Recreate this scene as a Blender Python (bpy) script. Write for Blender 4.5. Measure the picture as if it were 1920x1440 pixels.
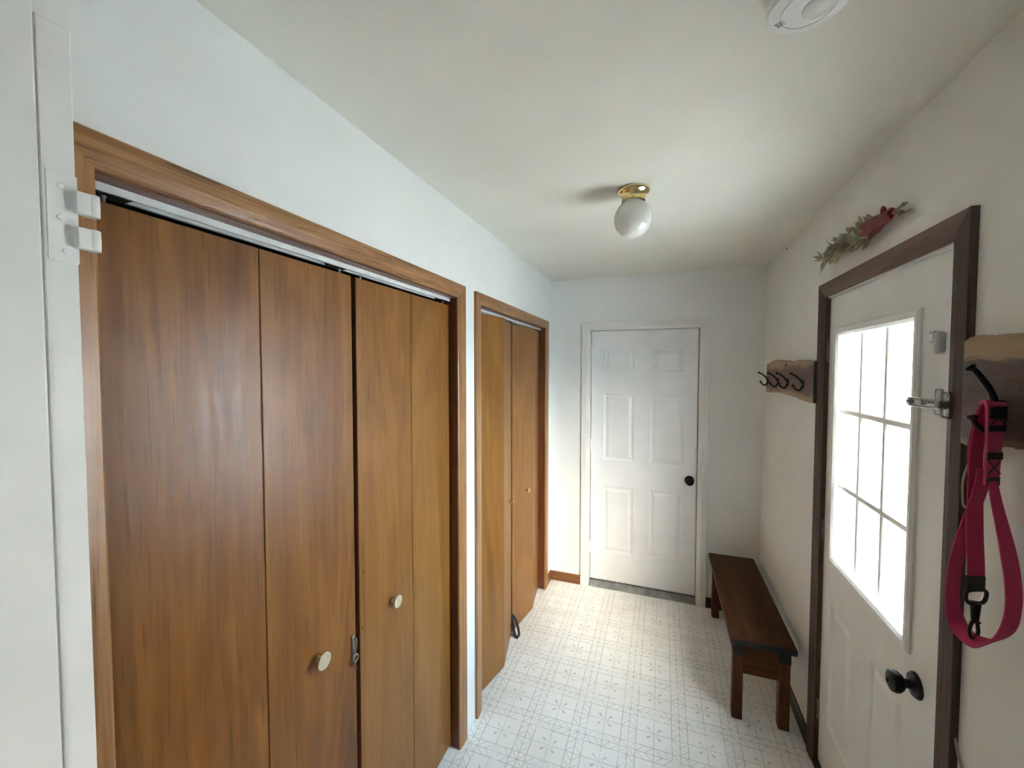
import bpy, bmesh, math, random
from mathutils import Vector, Matrix

random.seed(7)
for o in list(bpy.data.objects):
    bpy.data.objects.remove(o, do_unlink=True)
sc = bpy.context.scene
COL = sc.collection

# ------------------------------------------------------------------ camera
W, L, H = 1.5045, 3.2312, 2.44          # hall: left wall x=0, right wall x=W, end wall y=L, ceiling z=H
YAW, PITCH, ROLL, FPX = 0.3519, 0.0363, 0.0007, 765.89
cam_d = bpy.data.cameras.new('camera')
cam = bpy.data.objects.new('camera', cam_d); COL.objects.link(cam)
cam_d.sensor_fit = 'HORIZONTAL'; cam_d.sensor_width = 36.0
cam_d.lens = 36.0 * FPX / 1920.0
cam_d.clip_start = 0.01; cam_d.clip_end = 200
fw = Vector((-math.sin(YAW) * math.cos(PITCH), math.cos(YAW) * math.cos(PITCH), -math.sin(PITCH)))
rt = Vector((math.cos(YAW), math.sin(YAW), 0)); up = rt.cross(fw)
rt2 = rt * math.cos(ROLL) + up * math.sin(ROLL); up2 = up * math.cos(ROLL) - rt * math.sin(ROLL)
mw = Matrix((rt2, up2, -fw)).transposed().to_4x4(); mw.translation = Vector((0.849, 0.0, 1.7335))
cam.matrix_world = mw
sc.camera = cam

# ------------------------------------------------------------------ world, sun, window portals, exposure
wd = bpy.data.worlds.new('sky'); sc.world = wd; wd.use_nodes = True
bg = wd.node_tree.nodes['Background']
sky = wd.node_tree.nodes.new('ShaderNodeTexSky'); sky.sky_type = 'NISHITA'; sky.sun_disc = False   # bright hazy day: veiled sun, no hard sunlight
sky.sun_elevation = math.radians(38); sky.sun_rotation = math.radians(143); sky.dust_density = 6.0; sky.air_density = 1.0; sky.ozone_density = 1.0
veil = wd.node_tree.nodes.new('ShaderNodeMix'); veil.data_type = 'RGBA'; veil.inputs[0].default_value = 0.70
wd.node_tree.links.new(sky.outputs[0], veil.inputs[6]); veil.inputs[7].default_value = (3.0, 4.0, 4.8, 1)     # thin even cloud
wd.node_tree.links.new(veil.outputs[2], bg.inputs[0]); bg.inputs[1].default_value = 1.0
def portal(name, loc, direction, sx, sy):
    d = bpy.data.lights.new(name, 'AREA'); d.shape = 'RECTANGLE'; d.size = sx; d.size_y = sy
    d.cycles.is_portal = True
    o = bpy.data.objects.new(name, d); COL.objects.link(o); o.location = loc
    o.rotation_euler = Vector(direction).to_track_quat('-Z', 'Z').to_euler()
portal('sky_portal_door', (W + 0.20, 1.72, 1.42), (-1, 0, 0), 0.95, 1.2)
portal('sky_portal_kitchen', (W + .18, -1.55, 1.85), (-1, 0, 0), .65, .45)
vs = sc.view_settings
vs.view_transform = 'Standard'; vs.look = 'None'; vs.gamma = 1.0; vs.use_curve_mapping = False
vs.exposure = 3.55
cy = sc.cycles
cy.use_denoising = True
cy.max_bounces = 6; cy.diffuse_bounces = 5; cy.glossy_bounces = 3; cy.transparent_max_bounces = 14
cy.use_adaptive_sampling = True; cy.adaptive_threshold = 0.09
cy.sample_clamp_indirect = 6.0
cy.caustics_reflective = False; cy.caustics_refractive = False

# ------------------------------------------------------------------ material helpers
class NT:
    def __init__(s, name):
        s.m = bpy.data.materials.new(name); s.m.use_nodes = True
        s.t = s.m.node_tree; s.bsdf = s.t.nodes['Principled BSDF']; s.out = s.t.nodes['Material Output']
    def n(s, typ, ins=None, **props):
        nd = s.t.nodes.new(typ)
        for k, v in props.items(): setattr(nd, k, v)
        for k, v in (ins or {}).items(): s.set(nd.inputs[k], v)
        return nd
    def set(s, sock, v):
        if hasattr(v, 'is_linked') or isinstance(v, bpy.types.NodeSocket): s.t.links.new(v, sock)
        else: sock.default_value = v
    def math(s, op, a, b=None, c=None):
        nd = s.t.nodes.new('ShaderNodeMath'); nd.operation = op
        for i, v in enumerate((a, b, c)):
            if v is not None: s.set(nd.inputs[i], v)
        return nd.outputs[0]
    def mix(s, f, a, b, blend='MIX'):
        nd = s.t.nodes.new('ShaderNodeMix'); nd.data_type = 'RGBA'; nd.blend_type = blend
        s.set(nd.inputs[0], f); s.set(nd.inputs[6], c4(a)); s.set(nd.inputs[7], c4(b))
        return nd.outputs[2]
    def ramp(s, f, stops):
        nd = s.t.nodes.new('ShaderNodeValToRGB'); cr = nd.color_ramp
        while len(cr.elements) < len(stops): cr.elements.new(0.5)
        for e, (p, c) in zip(cr.elements, stops):
            e.position = p; e.color = c4(c) if not isinstance(c, (int, float)) else (c, c, c, 1)
        s.set(nd.inputs[0], f); return nd.outputs[0]
    def smooth(s, v, a, b):
        nd = s.n('ShaderNodeMapRange', {0: v, 1: a, 2: b, 3: 0.0, 4: 1.0}, interpolation_type='SMOOTHSTEP'); return nd.outputs[0]
    def coords(s, scale=(1, 1, 1), random_offset=True):
        tc = s.n('ShaderNodeTexCoord')
        v = tc.outputs['Object']
        if random_offset:
            oi = s.n('ShaderNodeObjectInfo')
            k = s.math('MULTIPLY', oi.outputs['Random'], 37.0)
            cb = s.n('ShaderNodeCombineXYZ', {0: k, 1: k, 2: k})
            va = s.n('ShaderNodeVectorMath', {0: v, 1: cb.outputs[0]}, operation='ADD'); v = va.outputs[0]
        return s.n('ShaderNodeMapping', {'Vector': v, 'Scale': scale}).outputs[0]
    def noise(s, v, scale, detail=4, rough=.55, dist=0):
        return s.n('ShaderNodeTexNoise', {'Vector': v, 'Scale': scale, 'Detail': detail, 'Roughness': rough, 'Distortion': dist}).outputs[0]
    def bump(s, h, strength, dist=0.001):
        b = s.n('ShaderNodeBump', {'Height': h, 'Strength': strength, 'Distance': dist}); s.set(s.bsdf.inputs['Normal'], b.outputs[0])
    def p(s, **kw):
        for k, v in kw.items(): s.set(s.bsdf.inputs[k.replace('_', ' ')], c4(v) if k in ('Base_Color', 'Coat_Tint') and isinstance(v, tuple) else v)
        return s.m
def c4(c):
    return (c[0], c[1], c[2], 1) if isinstance(c, tuple) and len(c) == 3 else c

def paint(name, col, var=0.05, rough=0.55, bump=0.15, bscale=260, blotch=3.0, tint=None):
    t = NT(name); v = t.coords(random_offset=False)
    n1 = t.noise(v, blotch, 2, .6)
    dark = tuple(c * (1 - 2 * var) for c in (tint or col))
    t.p(Base_Color=t.ramp(n1, [(0.3, dark), (0.62, col)]), Roughness=rough)
    if bump: t.bump(t.noise(v, bscale, 1, .5), bump, 0.0006)
    return t.m

def wood(name, dark, mid, light, axis='z', rough=0.40, coat=0.05, fig=1.0, across=4.2, bump=0.25, pores=0.55, spec=0.45, stains=()):
    t = NT(name)
    al = 0.75
    scl = {'z': (across, across, al), 'y': (across, al, across), 'x': (al, across, across)}[axis]
    fine = {'z': (260, 260, 7), 'y': (260, 7, 260), 'x': (7, 260, 260)}[axis]
    mids = {'z': (55, 55, 2.2), 'y': (55, 2.2, 55), 'x': (2.2, 55, 55)}[axis]
    v = t.coords(scl)
    n1 = t.noise(v, 1.0, 3, .55, .9)
    s1 = t.math('SINE', t.math('MULTIPLY', n1, 34.0 * fig))          # growth-ring figure
    s1 = t.math('MULTIPLY_ADD', s1, 0.5, 0.5)
    n2 = t.noise(t.coords(mids), 1.0, 3, .6)
    n3 = t.noise(t.coords(fine), 1.0, 1, .6)
    k = t.math('ADD', t.math('MULTIPLY_ADD', n1, 0.46, 0.085), t.math('MULTIPLY', s1, 0.13 * min(fig, 1.2)))
    k = t.math('ADD', k, t.math('MULTIPLY', n2, 0.44))
    base = t.ramp(k, [(0.38, dark), (0.60, mid), (0.84, light)])
    pm = t.smooth(n3, 0.60, 0.74)
    col = t.mix(t.math('MULTIPLY', pm, pores), base, tuple(c * 0.55 for c in dark))
    for (sx, sy, sz, rx, ry, rz, amt) in stains:                     # worn / water-marked spot of its own shape
        o = t.n('ShaderNodeTexCoord').outputs['Object']
        mp = t.n('ShaderNodeMapping', {'Vector': o, 'Location': (-sx / rx, -sy / ry, -sz / rz), 'Scale': (1 / rx, 1 / ry, 1 / rz)}).outputs[0]
        ln = t.n('ShaderNodeVectorMath', {0: mp}, operation='LENGTH').outputs['Value']
        f = t.math('ADD', ln, t.math('MULTIPLY_ADD', t.noise(t.coords((30, 30, 9)), 1, 4, .7), 1.6, -0.8))
        f = t.math('MULTIPLY', t.math('SUBTRACT', 1.0, t.smooth(f, 0.55, 1.1)), amt)
        col = t.mix(f, col, tuple(c * 0.35 for c in dark))
    t.p(Base_Color=col, Roughness=t.math('MULTIPLY_ADD', n2, 0.22, rough - 0.11), Coat_Weight=coat, Coat_Roughness=0.4, Specular_IOR_Level=spec)
    hgt = t.math('MULTIPLY_ADD', n2, 0.8, t.math('MULTIPLY', n3, 0.6))
    t.bump(hgt, bump, 0.0012)
    return t.m

def plain(name, col, rough=0.5, metal=0.0, var=0.08, scale=25, bump=0.0, bscale=120, coat=0.0):
    t = NT(name); v = t.coords()
    t.p(Base_Color=t.ramp(t.noise(v, scale, 4), [(0.3, tuple(c * (1 - var) for c in col)), (0.7, tuple(min(1, c * (1 + var)) for c in col))]),
        Roughness=rough, Metallic=metal, Coat_Weight=coat)
    if bump: t.bump(t.noise(v, bscale, 3), bump, 0.001)
    return t.m

def thin_glass(name, tint=(0.975, 0.99, 0.99)):
    t = NT(name)
    tr = t.n('ShaderNodeBsdfTransparent', {0: c4(tint)}); gl = t.n('ShaderNodeBsdfGlossy', {'Roughness': 0.02})
    g = t.n('ShaderNodeNewGeometry')
    cs_ = t.math('ABSOLUTE', t.n('ShaderNodeVectorMath', {0: g.outputs['Normal'], 1: g.outputs['Incoming']}, operation='DOT_PRODUCT').outputs['Value'])
    fr = t.math('MULTIPLY_ADD', t.math('POWER', t.math('SUBTRACT', 1.0, cs_), 5.0), 0.96, 0.03)
    mx = t.n('ShaderNodeMixShader', {0: fr, 1: tr.outputs[0], 2: gl.outputs[0]})
    t.t.links.new(mx.outputs[0], t.out.inputs[0])
    return t.m

def vinyl(name):
    t = NT(name); P = 0.2286; b = 0.0350; q = 0.0381
    sep = t.n('ShaderNodeSeparateXYZ', {0: t.n('ShaderNodeTexCoord').outputs['Object']})
    def dist(s, o):
        a = t.math('FRACT', t.math('MULTIPLY_ADD', t.math('SUBTRACT', s, o), 1 / P, 0.5 + 20))
        return t.math('MULTIPLY', t.math('ABSOLUTE', t.math('SUBTRACT', a, 0.5)), P)
    du = dist(sep.outputs[0], 0.264); dv = dist(sep.outputs[1], 1.884)
    def line(d, w):
        return t.math('SUBTRACT', 1.0, t.smooth(d, w * 0.45, w * 1.05))
    def at(d, val, w): return line(t.math('ABSOLUTE', t.math('SUBTRACT', d, val)), w)
    g = None
    for d in (du, dv):
        for val, w in ((0, 0.0021), (b, 0.0024), (P / 2, 0.0019)):
            l = at(d, val, w); g = l if g is None else t.math('MAXIMUM', g, l)
    tt = t.math('ABSOLUTE', t.math('SUBTRACT', du, dv))
    tm = t.math('MULTIPLY', t.math('ABSOLUTE', t.math('SUBTRACT', t.math('FRACT', t.math('MULTIPLY_ADD', tt, 1 / q, 0.5)), 0.5)), q)
    band = t.math('LESS_THAN', t.math('MINIMUM', du, dv), b)
    g = t.math('MAXIMUM', g, t.math('MULTIPLY', line(tm, 0.0022), band))
    a = t.math('SUBTRACT', P / 2, du); c = t.math('SUBTRACT', P / 2, dv)
    pp = t.math('MULTIPLY', t.math('ADD', a, c), 0.7071); qq = t.math('MULTIPLY', t.math('SUBTRACT', a, c), 0.7071)
    def ell(p0, q0, rp, rq):
        e1 = t.math('POWER', t.math('ABSOLUTE', t.math('MULTIPLY', t.math('SUBTRACT', pp, p0), 1 / rp)), 2.0)
        e2 = t.math('POWER', t.math('ABSOLUTE', t.math('MULTIPLY', t.math('SUBTRACT', t.math('ABSOLUTE', qq), q0), 1 / rq)), 2.0)
        return t.math('SUBTRACT', 1.0, t.smooth(t.math('ADD', e1, e2), 0.6, 1.25))
    lf = t.math('MAXIMUM', ell(0.036, 0, 0.0100, 0.0050), t.math('MULTIPLY', ell(0.0195, 0.0035, 0.005, 0.0014), 0.9))
    g = t.math('MAXIMUM', t.math('MULTIPLY', g, 0.80), t.math('MULTIPLY', lf, 0.85))
    v = t.coords(random_offset=False)
    wear = t.noise(v, 9, 3, .65)
    g = t.math('MULTIPLY', g, t.smooth(wear, 0.22, 0.55))
    grime = t.noise(v, 2.2, 3, .65)
    base = t.ramp(grime, [(0.28, (0.76, 0.75, 0.70)), (0.60, (0.86, 0.86, 0.83))])
    col = t.mix(g, base, (0.42, 0.405, 0.37))
    spot = t.smooth(t.noise(v, 55, 2, .5), 0.74, 0.80)
    col = t.mix(t.math('MULTIPLY', spot, 0.5), col, (0.16, 0.14, 0.11))
    t.p(Base_Color=col, Roughness=t.math('MULTIPLY_ADD', wear, 0.2, 0.30), Specular_IOR_Level=0.4)
    t.bump(t.noise(v, 420, 1), 0.10, 0.0008)
    return t.m

def live_edge(name, zc, half, heart, sap):
    t = NT(name)
    o = t.n('ShaderNodeTexCoord').outputs['Object']
    sep = t.n('ShaderNodeSeparateXYZ', {0: o})
    nz = t.noise(t.coords((6, 5, 14)), 1.0, 5, .6, .5)
    d = t.math('ADD', t.math('ABSOLUTE', t.math('SUBTRACT', sep.outputs[2], zc)), t.math('MULTIPLY_ADD', nz, 0.11, -0.055))
    grain = t.noise(t.coords((180, 6, 120)), 1.0, 3, .6)
    rings = t.math('MULTIPLY_ADD', t.math('SINE', t.math('MULTIPLY', nz, 60)), 0.5, 0.5)
    hc = t.mix(rings, heart, tuple(c * 0.7 for c in heart)); s_c = t.mix(grain, tuple(c * 0.75 for c in sap), sap)
    t.p(Base_Color=t.mix(t.smooth(d, half - 0.012, half + 0.012), hc, s_c), Roughness=0.5)
    t.bump(grain, 0.2, 0.001)
    return t.m

def webbing(name, a, dark):
    t = NT(name); v = t.coords()
    w = t.n('ShaderNodeTexWave', {'Vector': v, 'Scale': 160.0, 'Distortion': 0.6, 'Detail': 1.0}, bands_direction='DIAGONAL').outputs['Fac']
    t.p(Base_Color=t.mix(t.math('MULTIPLY', w, 0.5), a, dark), Roughness=0.75); t.bump(w, 0.3, 0.0008)
    return t.m

MT = dict(
    wall=paint('wall_paint', (0.85, 0.87, 0.865), 0.02, 0.5, 0, 180),
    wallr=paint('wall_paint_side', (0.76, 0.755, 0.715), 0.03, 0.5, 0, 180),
    ceil=paint('ceiling_paint', (0.80, 0.79, 0.72), 0.03, 0.6, 0, 140, 2.0),
    jamb=paint('old_white_gloss', (0.86, 0.84, 0.81), 0.03, 0.45, 0.5, 60, 5.0),
    trimw=paint('trim_white', (0.83, 0.83, 0.81), 0.02, 0.4, 0.2, 90, 6.0),
    doorw=paint('door_white', (0.86, 0.88, 0.90), 0.03, 0.42, 0.12, 120, 4.0),
    doorx=paint('door_cream', (0.80, 0.80, 0.77), 0.04, 0.38, 0.1, 120, 4.0),
    dark=plain('unlit_dark', (0.05, 0.045, 0.04), 0.9),  # near-black colour stands in for missing light in closets, garage and jamb groove
    outer=plain('exterior_cladding', (0.7, 0.7, 0.68), 0.7),
    vinyl=vinyl('vinyl_sheet'),
    panel=wood('luan_veneer', (0.135, 0.046, 0.006), (0.215, 0.080, 0.0125), (0.295, 0.126, 0.025)),
    panelst=wood('luan_veneer_worn', (0.135, 0.046, 0.006), (0.215, 0.080, 0.0125), (0.295, 0.126, 0.025), stains=((0, 0.28, 0.50, 0.4, 0.035, 0.15, 0.6), (0, 0.25, 0.38, 0.4, 0.05, 0.09, 0.5))),
    panel2=wood('luan_veneer_honey', (0.168, 0.063, 0.009), (0.245, 0.099, 0.0165), (0.320, 0.142, 0.030)),
    casz=wood('casing_oak_upright', (0.18, 0.078, 0.024), (0.31, 0.14, 0.046), (0.43, 0.22, 0.085), 'z', 0.34, 0.25, 1.2, 22.0),
    casy=wood('casing_oak_header', (0.16, 0.07, 0.022), (0.30, 0.14, 0.048), (0.43, 0.225, 0.09), 'y', 0.34, 0.25, 1.6, 26.0, 0.4, 0.9),
    jambz=wood('jamb_dark_upright', (0.08, 0.022, 0.008), (0.13, 0.04, 0.014), (0.19, 0.065, 0.022), 'z', 0.36, 0.2, 0.8, 20.0),
    jamby=wood('jamb_dark_header', (0.08, 0.024, 0.010), (0.14, 0.045, 0.018), (0.19, 0.07, 0.026), 'y', 0.36, 0.2, 0.8, 20.0),
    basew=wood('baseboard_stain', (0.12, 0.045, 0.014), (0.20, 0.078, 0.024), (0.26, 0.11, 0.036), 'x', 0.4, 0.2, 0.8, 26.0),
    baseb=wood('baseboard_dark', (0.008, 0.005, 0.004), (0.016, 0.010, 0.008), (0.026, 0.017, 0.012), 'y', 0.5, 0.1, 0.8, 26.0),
    dcasz=wood('weathered_casing_upright', (0.045, 0.028, 0.024), (0.082, 0.052, 0.043), (0.125, 0.084, 0.07), 'z', 0.6, 0.0, 1.1, 30.0, 0.7, 0.8, spec=0.2),
    dcasy=wood('weathered_casing_header', (0.085, 0.046, 0.035), (0.14, 0.080, 0.060), (0.19, 0.115, 0.09), 'y', 0.55, 0.05, 1.1, 30.0, 0.5, 0.7),
    bench=wood('bench_pine_stained', (0.018, 0.006, 0.002), (0.048, 0.016, 0.0045), (0.085, 0.031, 0.009), 'y', 0.55, 0.0, 1.8, 12.0, 0.5, spec=0.15),
    benchz=wood('bench_leg_stained', (0.045, 0.015, 0.004), (0.095, 0.033, 0.009), (0.14, 0.056, 0.016), 'z', 0.5, 0.0, 1.2, 16.0, 0.4, spec=0.2),
    benchx=wood('bench_rail_stained', (0.045, 0.015, 0.004), (0.095, 0.033, 0.009), (0.14, 0.056, 0.016), 'x', 0.5, 0.0, 1.2, 16.0, 0.4, spec=0.2),
    black=plain('black_iron', (0.012, 0.012, 0.014), 0.38, 0.6, 0.2),
    blackm=plain('black_matt', (0.012, 0.012, 0.013), 0.7),
    endgrain=plain('bark_end_grain', (0.035, 0.03, 0.035), 0.85, 0, 0.3, 60, 0.4),
    brass=plain('polished_brass', (0.78, 0.62, 0.30), 0.16, 1.0, 0.05),
    brassd=plain('antique_ivory_brass', (0.74, 0.68, 0.50), 0.3, 0.55, 0.1),
    steel=plain('worn_steel', (0.42, 0.42, 0.42), 0.32, 1.0, 0.12, 60),
    steeld=plain('dull_steel', (0.30, 0.29, 0.27), 0.42, 0.9, 0.2, 60),
    track=plain('white_track', (0.82, 0.84, 0.84), 0.35),
    opal=plain('opal_glass', (0.74, 0.74, 0.70), 0.10, 0, 0.03, 6, coat=0.6),
    plastic=plain('white_plastic', (0.80, 0.81, 0.80), 0.4, 0, 0.03),
    plasticg=plain('grey_plastic', (0.42, 0.43, 0.43), 0.45, 0, 0.05),
    plastict=plain('aged_plastic', (0.50, 0.46, 0.36), 0.5, 0, 0.05),
    alum=plain('storm_door_paint', (0.74, 0.78, 0.80), 0.4, 0, 0.04),
    glass=thin_glass('window_glass'),
    siding=plain('siding_white', (0.84, 0.85, 0.86), 0.5, 0, 0.03, 12, 0.1),
    concrete=plain('concrete', (0.42, 0.41, 0.39), 0.85, 0, 0.15, 6, 0.3),
    sill=plain('threshold_metal', (0.26, 0.27, 0.26), 0.5, 0.3, 0.35, 18, 0.2),
    pink=webbing('pink_webbing', (0.47, 0.026, 0.105), (0.32, 0.013, 0.065)),
    pinkl=webbing('pink_webbing_handle', (0.52, 0.055, 0.14), (0.40, 0.03, 0.095)),
    leaf=plain('dried_leaf', (0.30, 0.27, 0.19), 0.8, 0, 0.45, 18),
    stem=plain('dried_stem', (0.30, 0.26, 0.18), 0.8, 0, 0.3, 40),
    red=plain('red_ribbon', (0.17, 0.004, 0.015), 0.45, 0, 0.25, 60, 0.3, 90),
    rack=live_edge('live_edge_wood', 0.100, 0.066, (0.16, 0.088, 0.062), (0.40, 0.26, 0.14)),
    rack2=live_edge('live_edge_wood_dark', 0.098, 0.088, (0.115, 0.068, 0.055), (0.38, 0.25, 0.135)),
    cord=plain('tan_cord', (0.35, 0.28, 0.22), 0.6),
    shade=plain('roof_felt', (0.15, 0.15, 0.15), 0.9),
)

# ------------------------------------------------------------------ mesh helpers
class B:
    def __init__(s): s.bm = bmesh.new()
    def box(s, x0, x1, y0, y1, z0, z1, bevel=0.0, seg=1, mat=None):
        r = bmesh.ops.create_cube(s.bm, size=1.0); vs_ = r['verts']
        for v in vs_:
            v.co = Vector(((x0 + x1) / 2 + v.co.x * (x1 - x0), (y0 + y1) / 2 + v.co.y * (y1 - y0), (z0 + z1) / 2 + v.co.z * (z1 - z0)))
        if bevel:
            es = list({e for v in vs_ for e in v.link_edges})
            bmesh.ops.bevel(s.bm, geom=es, offset=bevel, segments=seg, affect='EDGES', profile=0.5)
        return s
    def tube(s, path, r, n=10, cap=True, radii=None):
        path = [Vector(p) for p in path]; rings = []
        t0 = (path[1] - path[0]).normalized()
        a = Vector((0, 0, 1)) if abs(t0.z) < .9 else Vector((1, 0, 0))
        nrm = (a - t0 * a.dot(t0)).normalized()
        for i, p in enumerate(path):
            if i == 0: t = path[1] - p
            elif i == len(path) - 1: t = p - path[i - 1]
            else: t = (path[i + 1] - p).normalized() + (p - path[i - 1]).normalized()
            t = t.normalized(); nrm = (nrm - t * nrm.dot(t)).normalized(); bn = t.cross(nrm)
            rr = radii[i] if radii else r
            rings.append([s.bm.verts.new(p + (nrm * math.cos(k * 2 * math.pi / n) + bn * math.sin(k * 2 * math.pi / n)) * rr) for k in range(n)])
        for i in range(len(rings) - 1):
            for k in range(n):
                s.bm.faces.new((rings[i][k], rings[i][(k + 1) % n], rings[i + 1][(k + 1) % n], rings[i + 1][k]))
        if cap:
            s.bm.faces.new(rings[0][::-1]); s.bm.faces.new(rings[-1])
        return s
    def lathe(s, prof, origin, axis='z', n=32, sign=1):
        # prof: list of (radius, height along axis)
        o = Vector(origin); rings = []
        ax = {'x': Vector((1, 0, 0)), 'y': Vector((0, 1, 0)), 'z': Vector((0, 0, 1))}[axis] * sign if isinstance(axis, str) else Vector(axis)
        e1 = Vector((0, 0, 1)) if abs(ax.z) < .9 else Vector((1, 0, 0)); e1 = (e1 - ax * e1.dot(ax)).normalized(); e2 = ax.cross(e1)
        for r, h in prof:
            if r < 1e-6: rings.append([s.bm.verts.new(o + ax * h)])
            else: rings.append([s.bm.verts.new(o + ax * h + (e1 * math.cos(k * 2 * math.pi / n) + e2 * math.sin(k * 2 * math.pi / n)) * r) for k in range(n)])
        for a, b in zip(rings, rings[1:]):
            for k in range(n):
                k2 = (k + 1) % n
                q = [a[k % len(a)], a[k2 % len(a)], b[k2 % len(b)], b[k % len(b)]]
                u = []
                for w in q:
                    if w not in u: u.append(w)
                if len(u) > 2: s.bm.faces.new(u)
        if len(rings[0]) > 1: s.bm.faces.new(rings[0][::-1])
        if len(rings[-1]) > 1: s.bm.faces.new(rings[-1])
        return s
    def prism(s, poly, axis, a, b, bevel=0.0):
        # poly in the two other axes (in xyz order), extruded from a to b along axis
        i = 'xyz'.index(axis); oth = [k for k in range(3) if k != i]
        def mk(p, h):
            c = [0, 0, 0]; c[i] = h; c[oth[0]], c[oth[1]] = p; return s.bm.verts.new(c)
        A = [mk(p, a) for p in poly]; Bv = [mk(p, b) for p in poly]
        n = len(poly); fs = [s.bm.faces.new(A[::-1]), s.bm.faces.new(Bv)]
        for k in range(n): fs.append(s.bm.faces.new((A[k], A[(k + 1) % n], Bv[(k + 1) % n], Bv[k])))
        if bevel:
            es = list({e for f in fs[:2] for e in f.edges})
            bmesh.ops.bevel(s.bm, geom=es, offset=bevel, segments=2, affect='EDGES', profile=.5)
        return s
    def ribbon(s, path, widths, dirs, thick=0.0022):
        top = []
        P = [Vector(p) for p in path]
        for i, p in enumerate(P):
            t = (P[min(i + 1, len(P) - 1)] - P[max(i - 1, 0)]).normalized()
            d = Vector(dirs[i]); d = (d - t * d.dot(t)).normalized(); nn = t.cross(d) * thick / 2
            w = widths[i] / 2
            top.append([s.bm.verts.new(p + d * w + nn), s.bm.verts.new(p - d * w + nn), s.bm.verts.new(p - d * w - nn), s.bm.verts.new(p + d * w - nn)])
        for a, b in zip(top, top[1:]):
            for k in range(4): s.bm.faces.new((a[k], a[(k + 1) % 4], b[(k + 1) % 4], b[k]))
        s.bm.faces.new(top[0][::-1]); s.bm.faces.new(top[-1])
        return s
    def quad(s, *pts):
        s.bm.faces.new([s.bm.verts.new(p) for p in pts]); return s
    def build(s, name, mat, parent=None, smooth=False, loc=None, angle=40):
        bmesh.ops.recalc_face_normals(s.bm, faces=s.bm.faces)
        org = ORG.get(parent.name, Vector()) if parent else (Vector(loc) if loc else Vector())
        if org.length: bmesh.ops.translate(s.bm, vec=-org, verts=s.bm.verts)
        me = bpy.data.meshes.new(name); s.bm.to_mesh(me); s.bm.free()
        me.materials.append(MT[mat] if isinstance(mat, str) else mat)
        if smooth:
            for p in me.polygons: p.use_smooth = True
            me.set_sharp_from_angle(angle=math.radians(angle))
        o = bpy.data.objects.new(name, me); COL.objects.link(o)
        if parent: o.parent = parent; ORG[o.name] = org
        else: o.location = org; ORG[o.name] = org
        return o
ORG = {}
def tag(o, label, cat, group=None, kind=None):
    o['label'] = label; o['category'] = cat
    if group: o['group'] = group
    if kind: o['kind'] = kind
    return o
def empty(name, loc, label, cat, group=None, kind=None):
    o = bpy.data.objects.new(name, None); COL.objects.link(o); o.location = loc; o.empty_display_size = 0.05
    ORG[o.name] = Vector(loc)
    return tag(o, label, cat, group, kind)
def spline(pts, n=6):
    P = [Vector(p) for p in pts]; out = []
    for i in range(len(P) - 1):
        p0, p1, p2, p3 = P[max(i - 1, 0)], P[i], P[i + 1], P[min(i + 2, len(P) - 1)]
        for k in range(n):
            t = k / n
            out.append(0.5 * ((2 * p1) + (p2 - p0) * t + (2 * p0 - 5 * p1 + 4 * p2 - p3) * t * t + (3 * p1 - p0 - 3 * p2 + p3) * t ** 3))
    out.append(P[-1]); return out

# ================================================================== ROOM SHELL
S = 'structure'
KX0, KX1, KY0 = -2.4, W, -3.3        # the kitchen the photographer stands in
tag(B().box(KX0 - .1, W + 0.02, KY0 - .1, L + 0.02, -0.12, 0.0).build('floor', 'vinyl'), 'patterned pale vinyl sheet floor of the narrow hall', 'floor', kind=S)
tag(B().box(KX0 - .1, W + 0.12, KY0 - .1, L + 0.14, H, H + 0.12).build('ceiling', 'ceil'), 'plain off-white painted ceiling of the hall', 'ceiling', kind=S)
tag(B().box(KX0 - .6, W + 0.22, KY0 - .6, 3.2, H + .16, H + .30).box(KX0 - .6, 9, 3.2, 6.0, H + .9, H + 1.0).build('roof', 'shade'), 'dark roof slab over the house, unseen, added to block outdoor light', 'roof', kind=S)  # unseen slabs added to block outdoor light, overhang trimmed for the door window

C1a, C1b, C2a, C2b = 0.384, 1.611, 1.845, 3.050     # finished closet openings (between jambs)
CH = 2.045                                         # closet opening height
j = 0.018
wl = B()
wl.box(-0.11, 0, 0.34, C1a - j, 0, H).box(-0.11, 0, C1b + j, C2a - j, 0, H).box(-0.11, 0, C2b + j, L + .12, 0, H)
wl.box(-0.11, 0, C1a - j, C1b + j, CH + j, H).box(-0.11, 0, C2a - j, C2b + j, CH + j, H)
tag(wl.build('wall_left', 'wall'), 'white painted wall around the two closet openings', 'wall', kind=S)
tag(B().box(-0.80, -0.78, .34, L + .12, 0, H).box(-0.78, -0.11, .34, .36, 0, H).box(-.78, -.11, 1.70, 1.74, 0, H).box(-.78, -.11, L + .10, L + .12, 0, H).build('wall_closet', 'dark'), 'closet inner walls with painted-in darkness behind the doors', 'wall', kind=S)  # unlit darkness put into the wall colour
DX0, DX1, DZ1 = 0.300, 1.118, 2.050                # rough opening of end door
tag(B().box(0, DX0, L, L + .12, 0, H).box(DX1, W, L, L + .12, 0, H).box(DX0, DX1, L, L + .12, DZ1, H).build('wall_end', 'wall'), 'white end wall holding the six-panel door', 'wall', kind=S)
EY0, EY1, EZ1 = 1.288, 2.112, 2.050                # rough opening of exterior door
tag(B().box(W, W + .12, 0.24, EY0, 0, H).box(W, W + .12, EY1, L + .12, 0, H).box(W, W + .12, EY0, EY1, EZ1, H).build('wall_right', 'wallr'), 'off-white wall around the exterior door', 'wall', kind=S)
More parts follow.
